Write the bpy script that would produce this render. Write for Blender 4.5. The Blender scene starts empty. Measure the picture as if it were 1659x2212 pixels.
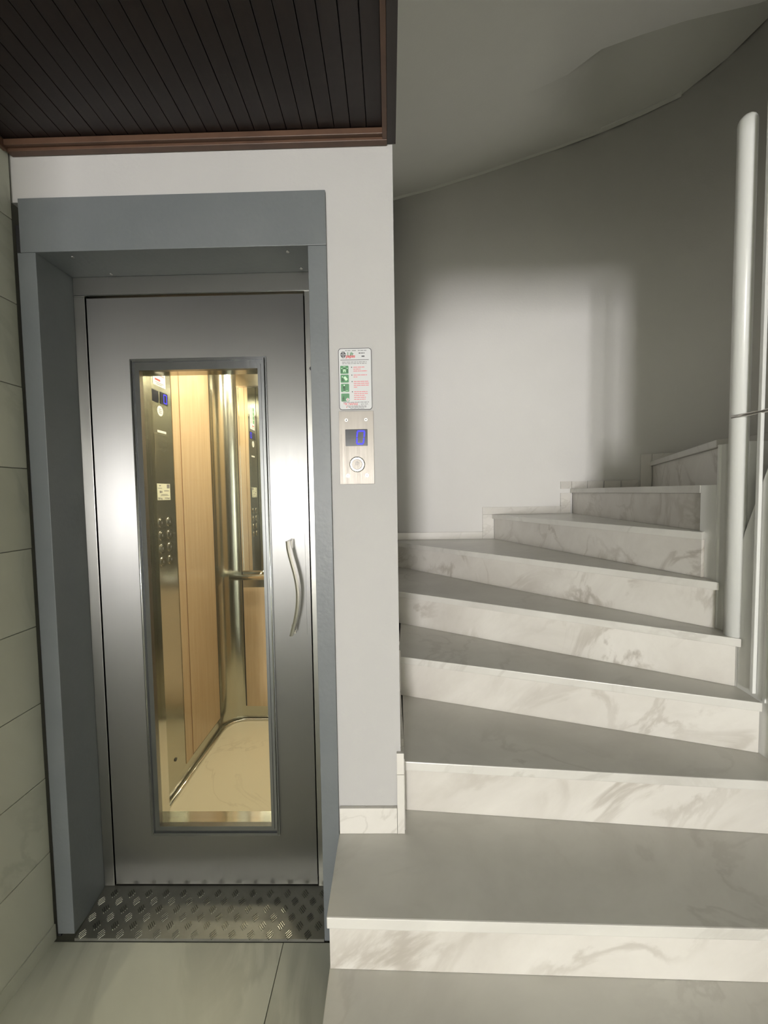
import bpy, bmesh, math, random
from mathutils import Vector, Matrix
random.seed(7)
S = bpy.context.scene
C = S.collection

# ------------------------------------------------------------------ camera
W_PX, H_PX, F_PX = 1659, 2212, 833.69
CAM = Vector((0, 0, 1.40))
RIGHT = Vector((0.99976001, 0.0155222, -0.01545903))
UP = Vector((0.01468553, 0.04876641, 0.99870224))
FWD = Vector((-0.01625593, 0.99868959, -0.04852675))
cd = bpy.data.cameras.new('camera'); cam = bpy.data.objects.new('camera', cd); C.objects.link(cam)
cd.sensor_fit = 'VERTICAL'; cd.sensor_height = 36.0; cd.lens = F_PX * 36.0 / H_PX
cd.clip_start = 0.02; cd.clip_end = 60
m = Matrix.Identity(4)
for i in range(3):
    m[i][0], m[i][1], m[i][2], m[i][3] = RIGHT[i], UP[i], -FWD[i], CAM[i]
cam.matrix_world = m
S.camera = cam
# ------------------------------------------------------------------ world, daylight, exposure
wd = bpy.data.worlds.new('world'); S.world = wd; wd.use_nodes = True
wd.node_tree.nodes['Background'].inputs[0].default_value = (0.75, 0.85, 1.0, 1)
wd.node_tree.nodes['Background'].inputs[1].default_value = 0.05
def area(name, loc, rot, sx, sy, power, col):
    l = bpy.data.lights.new(name, 'AREA'); l.shape = 'RECTANGLE'; l.size = sx; l.size_y = sy
    l.energy = power; l.color = col
    o = bpy.data.objects.new(name, l); C.objects.link(o); o.location = loc; o.rotation_euler = rot
    return o
# daylight coming in through the glazed entrance door behind the camera
area('entrance_daylight', (-1.30, -11.0, 1.15), (math.radians(90), 0, math.radians(-7)), 1.2, 2.05, 800, (1.0, 0.965, 0.955))
S.view_settings.view_transform = 'Standard'
S.view_settings.look = 'None'
S.view_settings.exposure = 0.20
S.view_settings.gamma = 1.0
S.view_settings.use_curve_mapping = False
S.cycles.max_bounces = 14; S.cycles.diffuse_bounces = 8; S.cycles.glossy_bounces = 8
S.cycles.sample_clamp_indirect = 6.0

# ------------------------------------------------------------------ pixel helpers (a pixel gives a direction)
def ray(px, py): return FWD + RIGHT * ((px - 829.5) / F_PX) - UP * ((py - 1106) / F_PX)
def on_z(px, py, z): d = ray(px, py); return CAM + d * ((z - CAM.z) / d.z)
def on_y(px, py, y): d = ray(px, py); return CAM + d * (y / d.y)
def on_x(px, py, x): d = ray(px, py); return CAM + d * (x / d.x)

# ------------------------------------------------------------------ materials
def nt(name):
    mt = bpy.data.materials.new(name); mt.use_nodes = True
    return mt, mt.node_tree, mt.node_tree.nodes['Principled BSDF']
def N(t, typ, **kw):
    n = t.nodes.new(typ)
    for k, v in kw.items():
        if k in n.inputs: n.inputs[k].default_value = v
        else: setattr(n, k, v)
    return n
def plain(name, col, rough=0.5, metal=0.0, **kw):
    mt, t, b = nt(name)
    b.inputs['Base Color'].default_value = (*col, 1); b.inputs['Roughness'].default_value = rough
    b.inputs['Metallic'].default_value = metal
    for k, v in kw.items(): b.inputs[k].default_value = v
    return mt
def mottled(name, col, col2, scale, rough=0.6, bump=0.0, bscale=120, metal=0.0, stretch=(1, 1, 1), detail=5):
    mt, t, b = nt(name)
    tc = N(t, 'ShaderNodeTexCoord'); mp = N(t, 'ShaderNodeMapping'); mp.inputs['Scale'].default_value = stretch
    t.links.new(tc.outputs['Object'], mp.inputs[0])
    no = N(t, 'ShaderNodeTexNoise', Scale=scale, Detail=detail, Roughness=0.6); t.links.new(mp.outputs[0], no.inputs['Vector'])
    mr = N(t, 'ShaderNodeMapRange'); mr.inputs['From Min'].default_value = 0.3; mr.inputs['From Max'].default_value = 0.7
    t.links.new(no.outputs['Fac'], mr.inputs['Value'])
    mx = N(t, 'ShaderNodeMix', data_type='RGBA'); mx.inputs[6].default_value = (*col, 1); mx.inputs[7].default_value = (*col2, 1)
    t.links.new(mr.outputs[0], mx.inputs[0]); t.links.new(mx.outputs[2], b.inputs['Base Color'])
    b.inputs['Roughness'].default_value = rough; b.inputs['Metallic'].default_value = metal
    if bump:
        n2 = N(t, 'ShaderNodeTexNoise', Scale=bscale, Detail=3); t.links.new(tc.outputs['Object'], n2.inputs['Vector'])
        bp = N(t, 'ShaderNodeBump', Strength=bump, Distance=0.002); t.links.new(n2.outputs['Fac'], bp.inputs['Height'])
        t.links.new(bp.outputs[0], b.inputs['Normal'])
    return mt
def marble(name, base, cloud, vein, scale=3.0, rough=0.3, width=0.035, veins=0.6, rot=(0, 0.8, 0.3), stretch=(1, 1, 2.2)):
    mt, t, b = nt(name)
    tc = N(t, 'ShaderNodeTexCoord'); oi = N(t, 'ShaderNodeObjectInfo')
    mu = N(t, 'ShaderNodeMath', operation='MULTIPLY'); mu.inputs[1].default_value = 37.0
    t.links.new(oi.outputs['Random'], mu.inputs[0])
    ad = N(t, 'ShaderNodeVectorMath', operation='ADD'); t.links.new(tc.outputs['Object'], ad.inputs[0]); t.links.new(mu.outputs[0], ad.inputs[1])
    mp = N(t, 'ShaderNodeMapping', vector_type='TEXTURE'); mp.inputs['Rotation'].default_value = rot; mp.inputs['Scale'].default_value = stretch
    t.links.new(ad.outputs[0], mp.inputs[0])
    n1 = N(t, 'ShaderNodeTexNoise', Scale=scale, Detail=7, Roughness=0.55, Distortion=0.9)
    n2 = N(t, 'ShaderNodeTexNoise', Scale=scale * 0.7, Detail=6, Roughness=0.65, Distortion=0.5)
    n3 = N(t, 'ShaderNodeTexNoise', Scale=scale * 0.9, Detail=2)
    for n in (n1, n2, n3): t.links.new(mp.outputs[0], n.inputs['Vector'])
    s = N(t, 'ShaderNodeMath', operation='SUBTRACT'); s.inputs[1].default_value = 0.5; t.links.new(n1.outputs['Fac'], s.inputs[0])
    a = N(t, 'ShaderNodeMath', operation='ABSOLUTE'); t.links.new(s.outputs[0], a.inputs[0])
    r = N(t, 'ShaderNodeMapRange', interpolation_type='SMOOTHSTEP'); t.links.new(a.outputs[0], r.inputs['Value'])
    r.inputs['From Min'].default_value = 0; r.inputs['From Max'].default_value = width
    r.inputs['To Min'].default_value = 1; r.inputs['To Max'].default_value = 0
    k = N(t, 'ShaderNodeMapRange'); k.inputs['From Min'].default_value = 0.42; k.inputs['From Max'].default_value = 0.7; k.inputs['To Max'].default_value = veins
    t.links.new(n3.outputs['Fac'], k.inputs['Value'])
    vm = N(t, 'ShaderNodeMath', operation='MULTIPLY'); t.links.new(r.outputs[0], vm.inputs[0]); t.links.new(k.outputs[0], vm.inputs[1])
    c = N(t, 'ShaderNodeMapRange'); c.inputs['From Min'].default_value = 0.35; c.inputs['From Max'].default_value = 0.72
    t.links.new(n2.outputs['Fac'], c.inputs['Value'])
    m1 = N(t, 'ShaderNodeMix', data_type='RGBA'); m1.inputs[6].default_value = (*base, 1); m1.inputs[7].default_value = (*cloud, 1); t.links.new(c.outputs[0], m1.inputs[0])
    m2 = N(t, 'ShaderNodeMix', data_type='RGBA'); m2.inputs[7].default_value = (*vein, 1); t.links.new(m1.outputs[2], m2.inputs[6]); t.links.new(vm.outputs[0], m2.inputs[0])
    t.links.new(m2.outputs[2], b.inputs['Base Color']); b.inputs['Roughness'].default_value = rough
    return mt
def steel(name, col, rough, aniso=0.0, tangent=(0, 0, 1), grain=0.15, gs=(400, 400, 4)):
    mt, t, b = nt(name)
    b.inputs['Metallic'].default_value = 1.0
    tc = N(t, 'ShaderNodeTexCoord'); mp = N(t, 'ShaderNodeMapping'); mp.inputs['Scale'].default_value = gs
    t.links.new(tc.outputs['Object'], mp.inputs[0])
    no = N(t, 'ShaderNodeTexNoise', Scale=1.0, Detail=3); t.links.new(mp.outputs[0], no.inputs['Vector'])
    n2 = N(t, 'ShaderNodeTexNoise', Scale=4.0, Detail=6, Roughness=0.7); t.links.new(tc.outputs['Object'], n2.inputs['Vector'])
    ad = N(t, 'ShaderNodeMath', operation='ADD'); t.links.new(no.outputs['Fac'], ad.inputs[0]); t.links.new(n2.outputs['Fac'], ad.inputs[1])
    mr = N(t, 'ShaderNodeMapRange'); mr.inputs['From Min'].default_value = 0.6; mr.inputs['From Max'].default_value = 1.4
    mr.inputs['To Min'].default_value = rough * (1 - grain); mr.inputs['To Max'].default_value = rough * (1 + grain)
    t.links.new(ad.outputs[0], mr.inputs['Value']); t.links.new(mr.outputs[0], b.inputs['Roughness'])
    b.inputs['Base Color'].default_value = (*col, 1)
    if aniso:
        b.inputs['Anisotropic'].default_value = aniso
        cv = N(t, 'ShaderNodeCombineXYZ'); cv.inputs[0].default_value, cv.inputs[1].default_value, cv.inputs[2].default_value = tangent
        t.links.new(cv.outputs[0], b.inputs['Tangent'])
    return mt
def emit(name, col, st):
    mt, t, b = nt(name)
    b.inputs['Base Color'].default_value = (*col, 1); b.inputs['Emission Color'].default_value = (*col, 1); b.inputs['Emission Strength'].default_value = st
    return mt
M = {}
M['wall'] = mottled('white_wall_paint', (0.80, 0.79, 0.77), (0.75, 0.74, 0.72), 1.2, 0.75, 0.25, 90)
M['liftwall'] = mottled('wall_paint_dimmed', (0.475, 0.468, 0.46), (0.435, 0.43, 0.425), 1.5, 0.75, 0.25, 90)  # white wall paint darkened for the lift wall, offsets the stronger light there
M['soffit'] = mottled('soffit_paint', (0.84, 0.845, 0.80), (0.79, 0.795, 0.75), 1.2, 0.8, 0.25, 90)
M['core'] = mottled('core_white_paint', (0.86, 0.86, 0.85), (0.82, 0.82, 0.81), 3, 0.5, 0.3, 40)
M['gloss_white'] = plain('white_enamel', (0.78, 0.79, 0.77), 0.28)
M['riser'] = marble('riser_marble', (0.68, 0.66, 0.62), (0.54, 0.515, 0.475), (0.38, 0.35, 0.305), 4.2, 0.35, 0.055, 0.85, rot=(0, 0.85, 0.1), stretch=(1, 1, 2.6))
M['tread'] = marble('tread_marble', (0.69, 0.68, 0.64), (0.53, 0.515, 0.48), (0.40, 0.38, 0.345), 2.3, 0.30, 0.03, 0.5)
M['skirt'] = marble('skirting_marble', (0.70, 0.68, 0.64), (0.60, 0.58, 0.54), (0.42, 0.40, 0.36), 5.0, 0.35, 0.03, 0.6)
M['wallmarble'] = marble('wall_slab_marble', (0.52, 0.53, 0.455), (0.42, 0.43, 0.365), (0.31, 0.32, 0.27), 2.4, 0.42, 0.03, 0.5, rot=(0.6, 0.2, 0.1))
M['floor'] = marble('floor_tile_marble', (0.50, 0.51, 0.44), (0.39, 0.40, 0.34), (0.28, 0.28, 0.235), 1.9, 0.34, 0.05, 0.6, rot=(0, 0, 0.35), stretch=(0.6, 1.8, 1))
M['grout'] = plain('grout', (0.17, 0.17, 0.145), 0.9)
M['plank'] = mottled('dark_stained_plank', (0.009, 0.005, 0.004), (0.019, 0.010, 0.008), 5, 0.45, 0.15, 60, stretch=(8, 0.6, 8))
M['trimwood'] = mottled('brown_trim_wood', (0.115, 0.062, 0.038), (0.075, 0.04, 0.025), 9, 0.4, stretch=(1, 1, 1))
M['fascia'] = plain('dark_fascia_board', (0.035, 0.028, 0.026), 0.5)
M['portal'] = mottled('grey_blue_portal_paint', (0.120, 0.134, 0.139), (0.138, 0.151, 0.156), 6, 0.42, 0.3, 70)
M['steel'] = steel('brushed_steel_door', (0.36, 0.36, 0.355), 0.45, 0.9, (1, 0, 0), 0.07)
M['steelj'] = steel('brushed_steel_jamb', (0.42, 0.42, 0.40), 0.36, 0.8, (1, 0, 0))
M['steeldark'] = steel('steel_window_trim', (0.29, 0.30, 0.31), 0.24)
M['polished'] = steel('polished_steel', (0.74, 0.74, 0.71), 0.10, grain=0.3)
M['cabsteel'] = steel('cabin_steel', (0.50, 0.50, 0.44), 0.20, 0.5, (0, 0, 1), 0.2)
M['callsteel'] = steel('call_plate_steel', (0.27, 0.253, 0.23), 0.5, 0.6, (1, 0, 0))
M['chrome'] = plain('chrome', (0.80, 0.80, 0.78), 0.08, 1.0)
M['handle'] = plain('satin_handle', (0.66, 0.64, 0.60), 0.22, 1.0)
M['handledark'] = plain('handle_mount', (0.32, 0.31, 0.30), 0.35, 1.0)
M['plate'] = mottled('checker_plate_steel', (0.33, 0.33, 0.29), (0.26, 0.26, 0.23), 14, 0.5, 0.2, 60, metal=1.0)
M['lug'] = plain('checker_lug_steel', (0.40, 0.40, 0.36), 0.22, 1.0)
M['black'] = plain('black_gap', (0.012, 0.012, 0.012), 0.6)
M['woodpanel'] = mottled('beech_laminate', (0.60, 0.455, 0.285), (0.53, 0.385, 0.23), 6, 0.22, stretch=(10, 10, 0.5))
M['woodseam'] = plain('beech_seam', (0.32, 0.17, 0.09), 0.4)
M['mirror'] = plain('mirror_glass', (0.86, 0.88, 0.85), 0.01, 1.0)
M['cabfloor'] = marble('cabin_floor_vinyl', (0.78, 0.72, 0.55), (0.72, 0.66, 0.49), (0.50, 0.44, 0.31), 2.2, 0.28, 0.012, 0.6)
M['cabceil'] = plain('cabin_ceiling', (0.75, 0.74, 0.70), 0.5)
M['display'] = plain('display_glass', (0.022, 0.024, 0.035), 0.12)
M['blue'] = emit('blue_digit', (0.012, 0.01, 0.85), 1.0)
M['white'] = plain('sign_white', (0.58, 0.59, 0.60), 0.5)
M['signblack'] = plain('sign_black', (0.03, 0.03, 0.035), 0.4)
M['ink'] = plain('sign_grey_ink', (0.22, 0.22, 0.23), 0.5)
M['green'] = plain('sign_green', (0.055, 0.22, 0.085), 0.4)
M['greendark'] = plain('sign_green_dark', (0.02, 0.085, 0.03), 0.4)
M['greenpale'] = plain('sign_green_pale', (0.55, 0.75, 0.55), 0.4)
M['red'] = plain('sign_red', (0.60, 0.05, 0.06), 0.4)
M['pink'] = plain('sign_red_small_print', (0.66, 0.20, 0.22), 0.4)
M['cream'] = plain('label_cream', (0.74, 0.76, 0.62), 0.4)
M['grille'] = plain('grille_dark', (0.06, 0.06, 0.055), 0.5)
gl, t_, b_ = nt('clear_glass')
t_.nodes.remove(b_); out = t_.nodes['Material Output']
tr = N(t_, 'ShaderNodeBsdfTransparent'); tr.inputs[0].default_value = (0.96, 0.97, 0.95, 1)
gs_ = N(t_, 'ShaderNodeBsdfGlossy'); gs_.inputs['Roughness'].default_value = 0.02
lw = N(t_, 'ShaderNodeLayerWeight'); lw.inputs[0].default_value = 0.5
pw5 = N(t_, 'ShaderNodeMath', operation='POWER'); pw5.inputs[1].default_value = 5.0; t_.links.new(lw.outputs['Facing'], pw5.inputs[0])
fr = N(t_, 'ShaderNodeMath', operation='MULTIPLY_ADD'); fr.inputs[1].default_value = 0.9; fr.inputs[2].default_value = 0.04; t_.links.new(pw5.outputs[0], fr.inputs[0])
mxs = N(t_, 'ShaderNodeMixShader'); t_.links.new(fr.outputs[0], mxs.inputs[0]); t_.links.new(tr.outputs[0], mxs.inputs[1]); t_.links.new(gs_.outputs[0], mxs.inputs[2])
t_.links.new(mxs.outputs[0], out.inputs[0]); M['glass'] = gl

# ------------------------------------------------------------------ mesh helpers (world coordinates)
def bm_new(): return bmesh.new()
def box(bm, x0, x1, y0, y1, z0, z1, bev=0.0):
    b2 = bmesh.new()
    v = [b2.verts.new(p) for p in ((x0, y0, z0), (x1, y0, z0), (x1, y1, z0), (x0, y1, z0), (x0, y0, z1), (x1, y0, z1), (x1, y1, z1), (x0, y1, z1))]
    for f in ((3, 2, 1, 0), (4, 5, 6, 7), (0, 1, 5, 4), (1, 2, 6, 5), (2, 3, 7, 6), (3, 0, 4, 7)): b2.faces.new([v[i] for i in f])
    if bev: bmesh.ops.bevel(b2, geom=b2.edges[:], offset=bev, segments=2, affect='EDGES', profile=0.6)
    merge(bm, b2); return bm
def merge(bm, b2):
    me = bpy.data.meshes.new('tmp'); b2.to_mesh(me); b2.free(); bm.from_mesh(me); bpy.data.meshes.remove(me)
def prism(bm, poly, z0, z1, bev=0.0):
    b2 = bmesh.new()
    area2 = sum(poly[i][0] * poly[(i + 1) % len(poly)][1] - poly[(i + 1) % len(poly)][0] * poly[i][1] for i in range(len(poly)))
    if area2 < 0: poly = poly[::-1]
    lo = [b2.verts.new((p[0], p[1], z0)) for p in poly]; hi = [b2.verts.new((p[0], p[1], z1)) for p in poly]
    b2.faces.new(lo[::-1]); b2.faces.new(hi); n = len(poly)
    for i in range(n): b2.faces.new((lo[i], lo[(i + 1) % n], hi[(i + 1) % n], hi[i]))
    if bev: bmesh.ops.bevel(b2, geom=b2.edges[:], offset=bev, segments=2, affect='EDGES', profile=0.6)
    merge(bm, b2); return bm
def prism_axis(bm, poly, a0, a1, axis):
    """poly in the other two axes; axis 'x': poly=(y,z); axis 'y': poly=(x,z)"""
    b2 = bmesh.new()
    mk = (lambda p, a: (a, p[0], p[1])) if axis == 'x' else (lambda p, a: (p[0], a, p[1]))
    lo = [b2.verts.new(mk(p, a0)) for p in poly]; hi = [b2.verts.new(mk(p, a1)) for p in poly]
    b2.faces.new(lo); b2.faces.new(hi[::-1]); n = len(poly)
    for i in range(n): b2.faces.new((lo[i], hi[i], hi[(i + 1) % n], lo[(i + 1) % n]))
    bmesh.ops.recalc_face_normals(b2, faces=b2.faces[:])
    merge(bm, b2); return bm
def tube(bm, pts, r, seg=16, caps=True):
    b2 = bmesh.new(); rings = []
    pts = [Vector(p) for p in pts]; rs = r if isinstance(r, (list, tuple)) else [r] * len(pts)
    for i, p in enumerate(pts):
        d = (pts[min(i + 1, len(pts) - 1)] - pts[max(i - 1, 0)]).normalized()
        ref = Vector((1, 0, 0)) if abs(d.x) < 0.9 else Vector((0, 0, 1))
        u = d.cross(ref).normalized(); v = d.cross(u)
        rings.append([b2.verts.new(p + (u * math.cos(2 * math.pi * k / seg) + v * math.sin(2 * math.pi * k / seg)) * rs[i]) for k in range(seg)])
    for a, b in zip(rings, rings[1:]):
        for k in range(seg): b2.faces.new((a[k], a[(k + 1) % seg], b[(k + 1) % seg], b[k]))
    if caps: b2.faces.new(rings[0][::-1]); b2.faces.new(rings[-1])
    for f in b2.faces: f.smooth = len(f.verts) == 4
    bmesh.ops.recalc_face_normals(b2, faces=b2.faces[:])
    merge(bm, b2); return bm
def ring(bm, o, i, y0, y1):
    """rectangular frame in XZ: o, i = (x0,x1,z0,z1) outer, inner; from y0 to y1"""
    b2 = bmesh.new()
    def q(r, y): return [b2.verts.new((r[a], y, r[b])) for a, b in ((0, 2), (1, 2), (1, 3), (0, 3))]
    of, nf, ob, nb = q(o, y0), q(i, y0), q(o, y1), q(i, y1)
    for k in range(4):
        j = (k + 1) % 4
        b2.faces.new((of[k], of[j], nf[j], nf[k])); b2.faces.new((ob[j], ob[k], nb[k], nb[j]))
        b2.faces.new((of[j], of[k], ob[k], ob[j])); b2.faces.new((nf[k], nf[j], nb[j], nb[k]))
    bmesh.ops.recalc_face_normals(b2, faces=b2.faces[:])
    merge(bm, b2); return bm
ORG = {}
def O(name, bm, mat, parent=None, smooth=False):
    """one mesh object; origin at the base of its bounding box"""
    xs = [v.co for v in bm.verts]
    lo = Vector([min(c[i] for c in xs) for i in range(3)]); hi = Vector([max(c[i] for c in xs) for i in range(3)])
    o0 = Vector(((lo.x + hi.x) / 2, (lo.y + hi.y) / 2, lo.z))
    bmesh.ops.translate(bm, verts=bm.verts[:], vec=-o0)
    me = bpy.data.meshes.new(name); bm.to_mesh(me); bm.free()
    me.materials.append(M[mat])
    if smooth:
        for p in me.polygons: p.use_smooth = True
    ob = bpy.data.objects.new(name, me); C.objects.link(ob)
    ORG[ob.name] = o0
    if parent: ob.parent = parent; ob.location = o0 - ORG[parent.name]
    else: ob.location = o0
    return ob
def B(name, mat, parent, *a, bev=0.0): return O(name, box(bm_new(), *a, bev=bev), mat, parent)
def E(name, loc, label, cat, group=None):
    o = bpy.data.objects.new(name, None); C.objects.link(o); o.location = loc; o.empty_display_size = 0.1
    ORG[o.name] = Vector(loc); return tag(o, label, cat, group)
def tag(o, label, cat, group=None):
    o['label'] = label; o['category'] = cat
    if group: o['group'] = group
    return o
def ST(o, label=None, cat=None):
    o['kind'] = 'structure'
    if label: o['label'] = label
    if cat: o['category'] = cat
    return o
def SE(name, loc, label, cat):
    o = bpy.data.objects.new(name, None); C.objects.link(o); o.location = loc; ORG[o.name] = Vector(loc)
    return ST(o, label, cat)
def dup(src, loc, parent):
    c = src.copy(); C.objects.link(c); c.parent = parent; c.location = Vector(loc) - ORG[parent.name]; ORG[c.name] = Vector(loc)
    return c
def text_bm(s, size, x, z, y, bold=0.0, squeeze=1.0, shear=0.0):
    """flat lettering facing -Y, left-bottom at (x,z)"""
    cu = bpy.data.curves.new('t', 'FONT'); cu.body = s; cu.size = size; cu.offset = bold; cu.shear = shear
    to = bpy.data.objects.new('t', cu); C.objects.link(to)
    dg = bpy.context.evaluated_depsgraph_get(); me = bpy.data.meshes.new_from_object(to.evaluated_get(dg))
    bm = bmesh.new(); bm.from_mesh(me); bpy.data.objects.remove(to); bpy.data.meshes.remove(me)
    for v in bm.verts: v.co = Vector((x + v.co.x * squeeze, y, z + v.co.y))
    return bm

# ------------------------------------------------------------------ key dimensions
ZW, ZP, ZD = 1.150, 1.139, 1.273            # wall face, portal face, lift door plane
XLW, XW = -1.086, 0.021                     # marble wall face, stair side of the lift shaft
ZC = 2.388                                  # wood ceiling trim underside
RISE = 0.1765
h = lambda k: RISE * (k + 1)
YB, CXR, CYR, RR = 2.80, 1.30, 1.60, 1.20   # stair back wall, its curve

# ------------------------------------------------------------------ floor
fl = B('floor', 'grout', None, -3.4, 2.7, -11.4, 3.0, -0.10, -0.004)
ST(fl, 'grey green marble floor in front of the lift door', 'floor')
jx = [XLW - 2.1, XLW - 1.4, XLW - 0.7, XLW, -0.354, 0.30, 1.159]
jy = [-11.25 + 0.73 * q for q in range(16)] + [0.43, 1.137]
for i in range(len(jx) - 1):
    for j in range(len(jy) - 1):
        if i < 3 and jy[j] > -1.1: continue
        B('tile', 'floor', fl, jx[i] + 0.0012, jx[i + 1] - 0.0012, jy[j] + 0.0012, jy[j + 1] - 0.0012, -0.0038, 0.0, bev=0.0006)

# ------------------------------------------------------------------ marble wall on the left
wl = B('wall_left', 'grout', None, XLW - 0.12, XLW - 0.004, -1.0, 1.30, -0.01, 2.45)
ST(wl, 'wall clad in pale green grey marble slabs beside the lift', 'wall')
zj = [0.0, 0.05] + [0.29 + 0.24 * k for k in range(9)] + [2.43]
for k in range(len(zj) - 1):
    if k == 0:
        B('skirting_slab', 'wallmarble', wl, XLW - 0.004, XLW + 0.004, -1.0, 1.145, 0.0, 0.05, bev=0.001); continue
    ys = [-1.0, -0.55, 0.40, 1.145] if k % 2 else [-1.0, 0.0, 0.75, 1.145]
    for a, b in zip(ys, ys[1:]):
        d = random.uniform(-0.0008, 0.0008)
        B('slab', 'wallmarble', wl, XLW - 0.004, XLW + d, a + 0.0012, b - 0.0012, zj[k] + 0.0012, zj[k + 1] - 0.0012, bev=0.001)

# ------------------------------------------------------------------ lift shaft wall (front face and stair side)
bm = bm_new()
box(bm, -1.10, XW, ZW, ZW + 0.13, 2.262, 2.46)          # above the portal
box(bm, -0.176, XW, ZW, YB + 0.1, -0.01, 2.262)         # pier right of the portal, runs back along the stairs
box(bm, -0.176, XW, ZW + 0.13, YB + 0.1, 2.262, 5.0)
box(bm, -0.176, XW, ZW, ZW + 0.13, 2.46, 5.0)
box(bm, -1.25, -1.06, ZD + 0.02, ZD + 0.10, -0.01, 2.4)
ST(O('wall_lift', bm, 'liftwall'), 'white painted lift shaft wall around the grey door portal', 'wall')

# ------------------------------------------------------------------ wood ceiling
ce = B('ceiling', 'black', None, -1.20, 0.018, -2.6, 1.148, 2.428, 2.46)
ST(ce, 'dark stained wooden board ceiling over the lift lobby', 'ceiling')
n = 24; x0, x1 = XLW + 0.012, -0.006; pw = (x1 - x0) / n
for i in range(n):
    z = 2.4135 + random.uniform(0, 0.0012)
    B('plank', 'plank', ce, x0 + i * pw + 0.0009, x0 + (i + 1) * pw - 0.0009, -2.58, 1.128, z, 2.4275, bev=0.0015)
def trimrun(name, segs, label):
    t = SE(name, (segs[0][0], segs[0][2], segs[0][4]), label, 'ceiling trim')
    for s in segs:
        B('moulding', 'trimwood', t, *s, bev=0.0015)
    return t
trimrun('trim_1', [(-1.078, 0.006, 1.130, 1.1485, 2.388, 2.4125), (-1.078, -0.002, 1.1185, 1.1298, 2.396, 2.4125)], 'brown wooden moulding between board ceiling and lift wall')
trimrun('trim_2', [(-0.007, 0.006, -2.58, 1.1296, 2.390, 2.4275)], 'brown wooden moulding on the stair side edge of the board ceiling')
trimrun('trim_3', [(XLW + 0.0015, XLW + 0.013, -2.58, 1.1296, 2.388, 2.4125)], 'brown wooden moulding between board ceiling and marble wall')
ST(B('trim_4', 'fascia', None, 0.0065, 0.0305, 0.62, 1.1485, 2.392, 5.0), 'dark narrow board hanging along the open edge of the wooden ceiling', 'fascia board')

# ------------------------------------------------------------------ hall around the camera (behind the picture)
bm = bm_new()
box(bm, 0.031, 1.43, -11.4, 0.62, 2.54, 2.70); box(bm, -3.4, 0.031, -11.4, -2.6, 2.54, 2.70); box(bm, -3.4, -1.2, -2.6, -1.0, 2.54, 2.70); box(bm, -1.21, -1.2, -2.6, -1.0, 2.43, 2.60); box(bm, -1.2, 0.031, -2.61, -2.60, 2.43, 2.60)
ST(O('ceiling_hall', bm, 'soffit'), 'plain white hall ceiling beside the wooden ceiling', 'ceiling')
ST(B('wall_hall', 'wall', None, 1.16, 1.43, -11.25, 0.62, -0.003, 2.54), 'white hall wall ending where the stairs begin', 'wall')
bm = bm_new()
box(bm, -3.4, -2.1, -11.45, -11.26, -0.01, 2.6); box(bm, -0.5, 1.43, -11.45, -11.26, -0.01, 2.6); box(bm, -2.1, -0.5, -11.45, -11.26, 2.30, 2.6)
ST(O('wall_entrance', bm, 'wall'), 'white wall around the entrance door behind the viewer', 'wall')
bm = bm_new()
box(bm, -3.4, -3.25, -11.26, -1.0, -0.01, 2.6); box(bm, -3.25, XLW - 0.121, -1.1, -1.0, -0.01, 2.6)
ST(O('wall_lobby', bm, 'wallmarble'), 'marble clad lobby walls behind the viewer', 'wall')
d2 = SE('door_2', (-1.30, -11.35, 0), 'glazed entrance door at the far end of the lobby', 'door')
O('door_frame', ring(bm_new(), (-2.099, -0.501, 0.0, 2.299), (-2.04, -0.56, 0.06, 2.24), -11.38, -11.33), 'handledark', d2)
B('pane', 'glass', d2, -2.045, -0.555, -11.36, -11.354, 0.055, 2.245)

# ------------------------------------------------------------------ stairwell walls
path = [(XW, YB), (0.40, YB), (0.85, YB), (CXR, YB)]
for i in range(1, 13):
    a = math.radians(90 - i * 7.5); path.append((CXR + RR * math.cos(a), CYR + RR * math.sin(a)))
path += [(2.5, 1.1), (2.5, 0.62)]
outer = [(p[0] - (0 if i else 0.0), p[1]) for i, p in enumerate(path)]
def offs(pl, d):
    r = []
    for i, p in enumerate(pl):
        a = Vector(pl[max(i - 1, 0)]); b = Vector(pl[min(i + 1, len(pl) - 1)]); t = (b - a).normalized()
        r.append((p[0] - t.y * d, p[1] + t.x * d))
    return r
bm = bm_new(); b2 = bm_new(); po = offs(path, 0.10)
vi = [[b2.verts.new((p[0], p[1], z)) for z in (-0.01, 5.0)] for p in path]; vo = [[b2.verts.new((p[0], p[1], z)) for z in (-0.01, 5.0)] for p in po]
for i in range(len(path) - 1):
    f = b2.faces.new((vi[i][0], vi[i][1], vi[i + 1][1], vi[i + 1][0])); f.smooth = True
    b2.faces.new((vo[i][0], vo[i + 1][0], vo[i + 1][1], vo[i][1])); b2.faces.new((vi[i][1], vo[i][1], vo[i + 1][1], vi[i + 1][1])); b2.faces.new((vi[i][0], vi[i + 1][0], vo[i + 1][0], vo[i][0]))
b2.faces.new((vi[0][0], vo[0][0], vo[0][1], vi[0][1])); b2.faces.new((vi[-1][0], vi[-1][1], vo[-1][1], vo[-1][0]))
bmesh.ops.recalc_face_normals(b2, faces=b2.faces[:]); merge(bm, b2)
ST(O('wall_stairs', bm, 'wall'), 'white stairwell wall curving round behind the winding marble steps', 'wall')
ST(B('wall_stairfront', 'wall', None, 1.431, 2.6, 0.52, 0.619, -0.003, 5.0), 'white wall closing the stairwell beside the hall', 'wall')
ST(B('wall_header', 'wall', None, -0.2, 1.43, 0.52, 0.619, 2.701, 5.0), 'white wall above the hall opening', 'wall')

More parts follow.
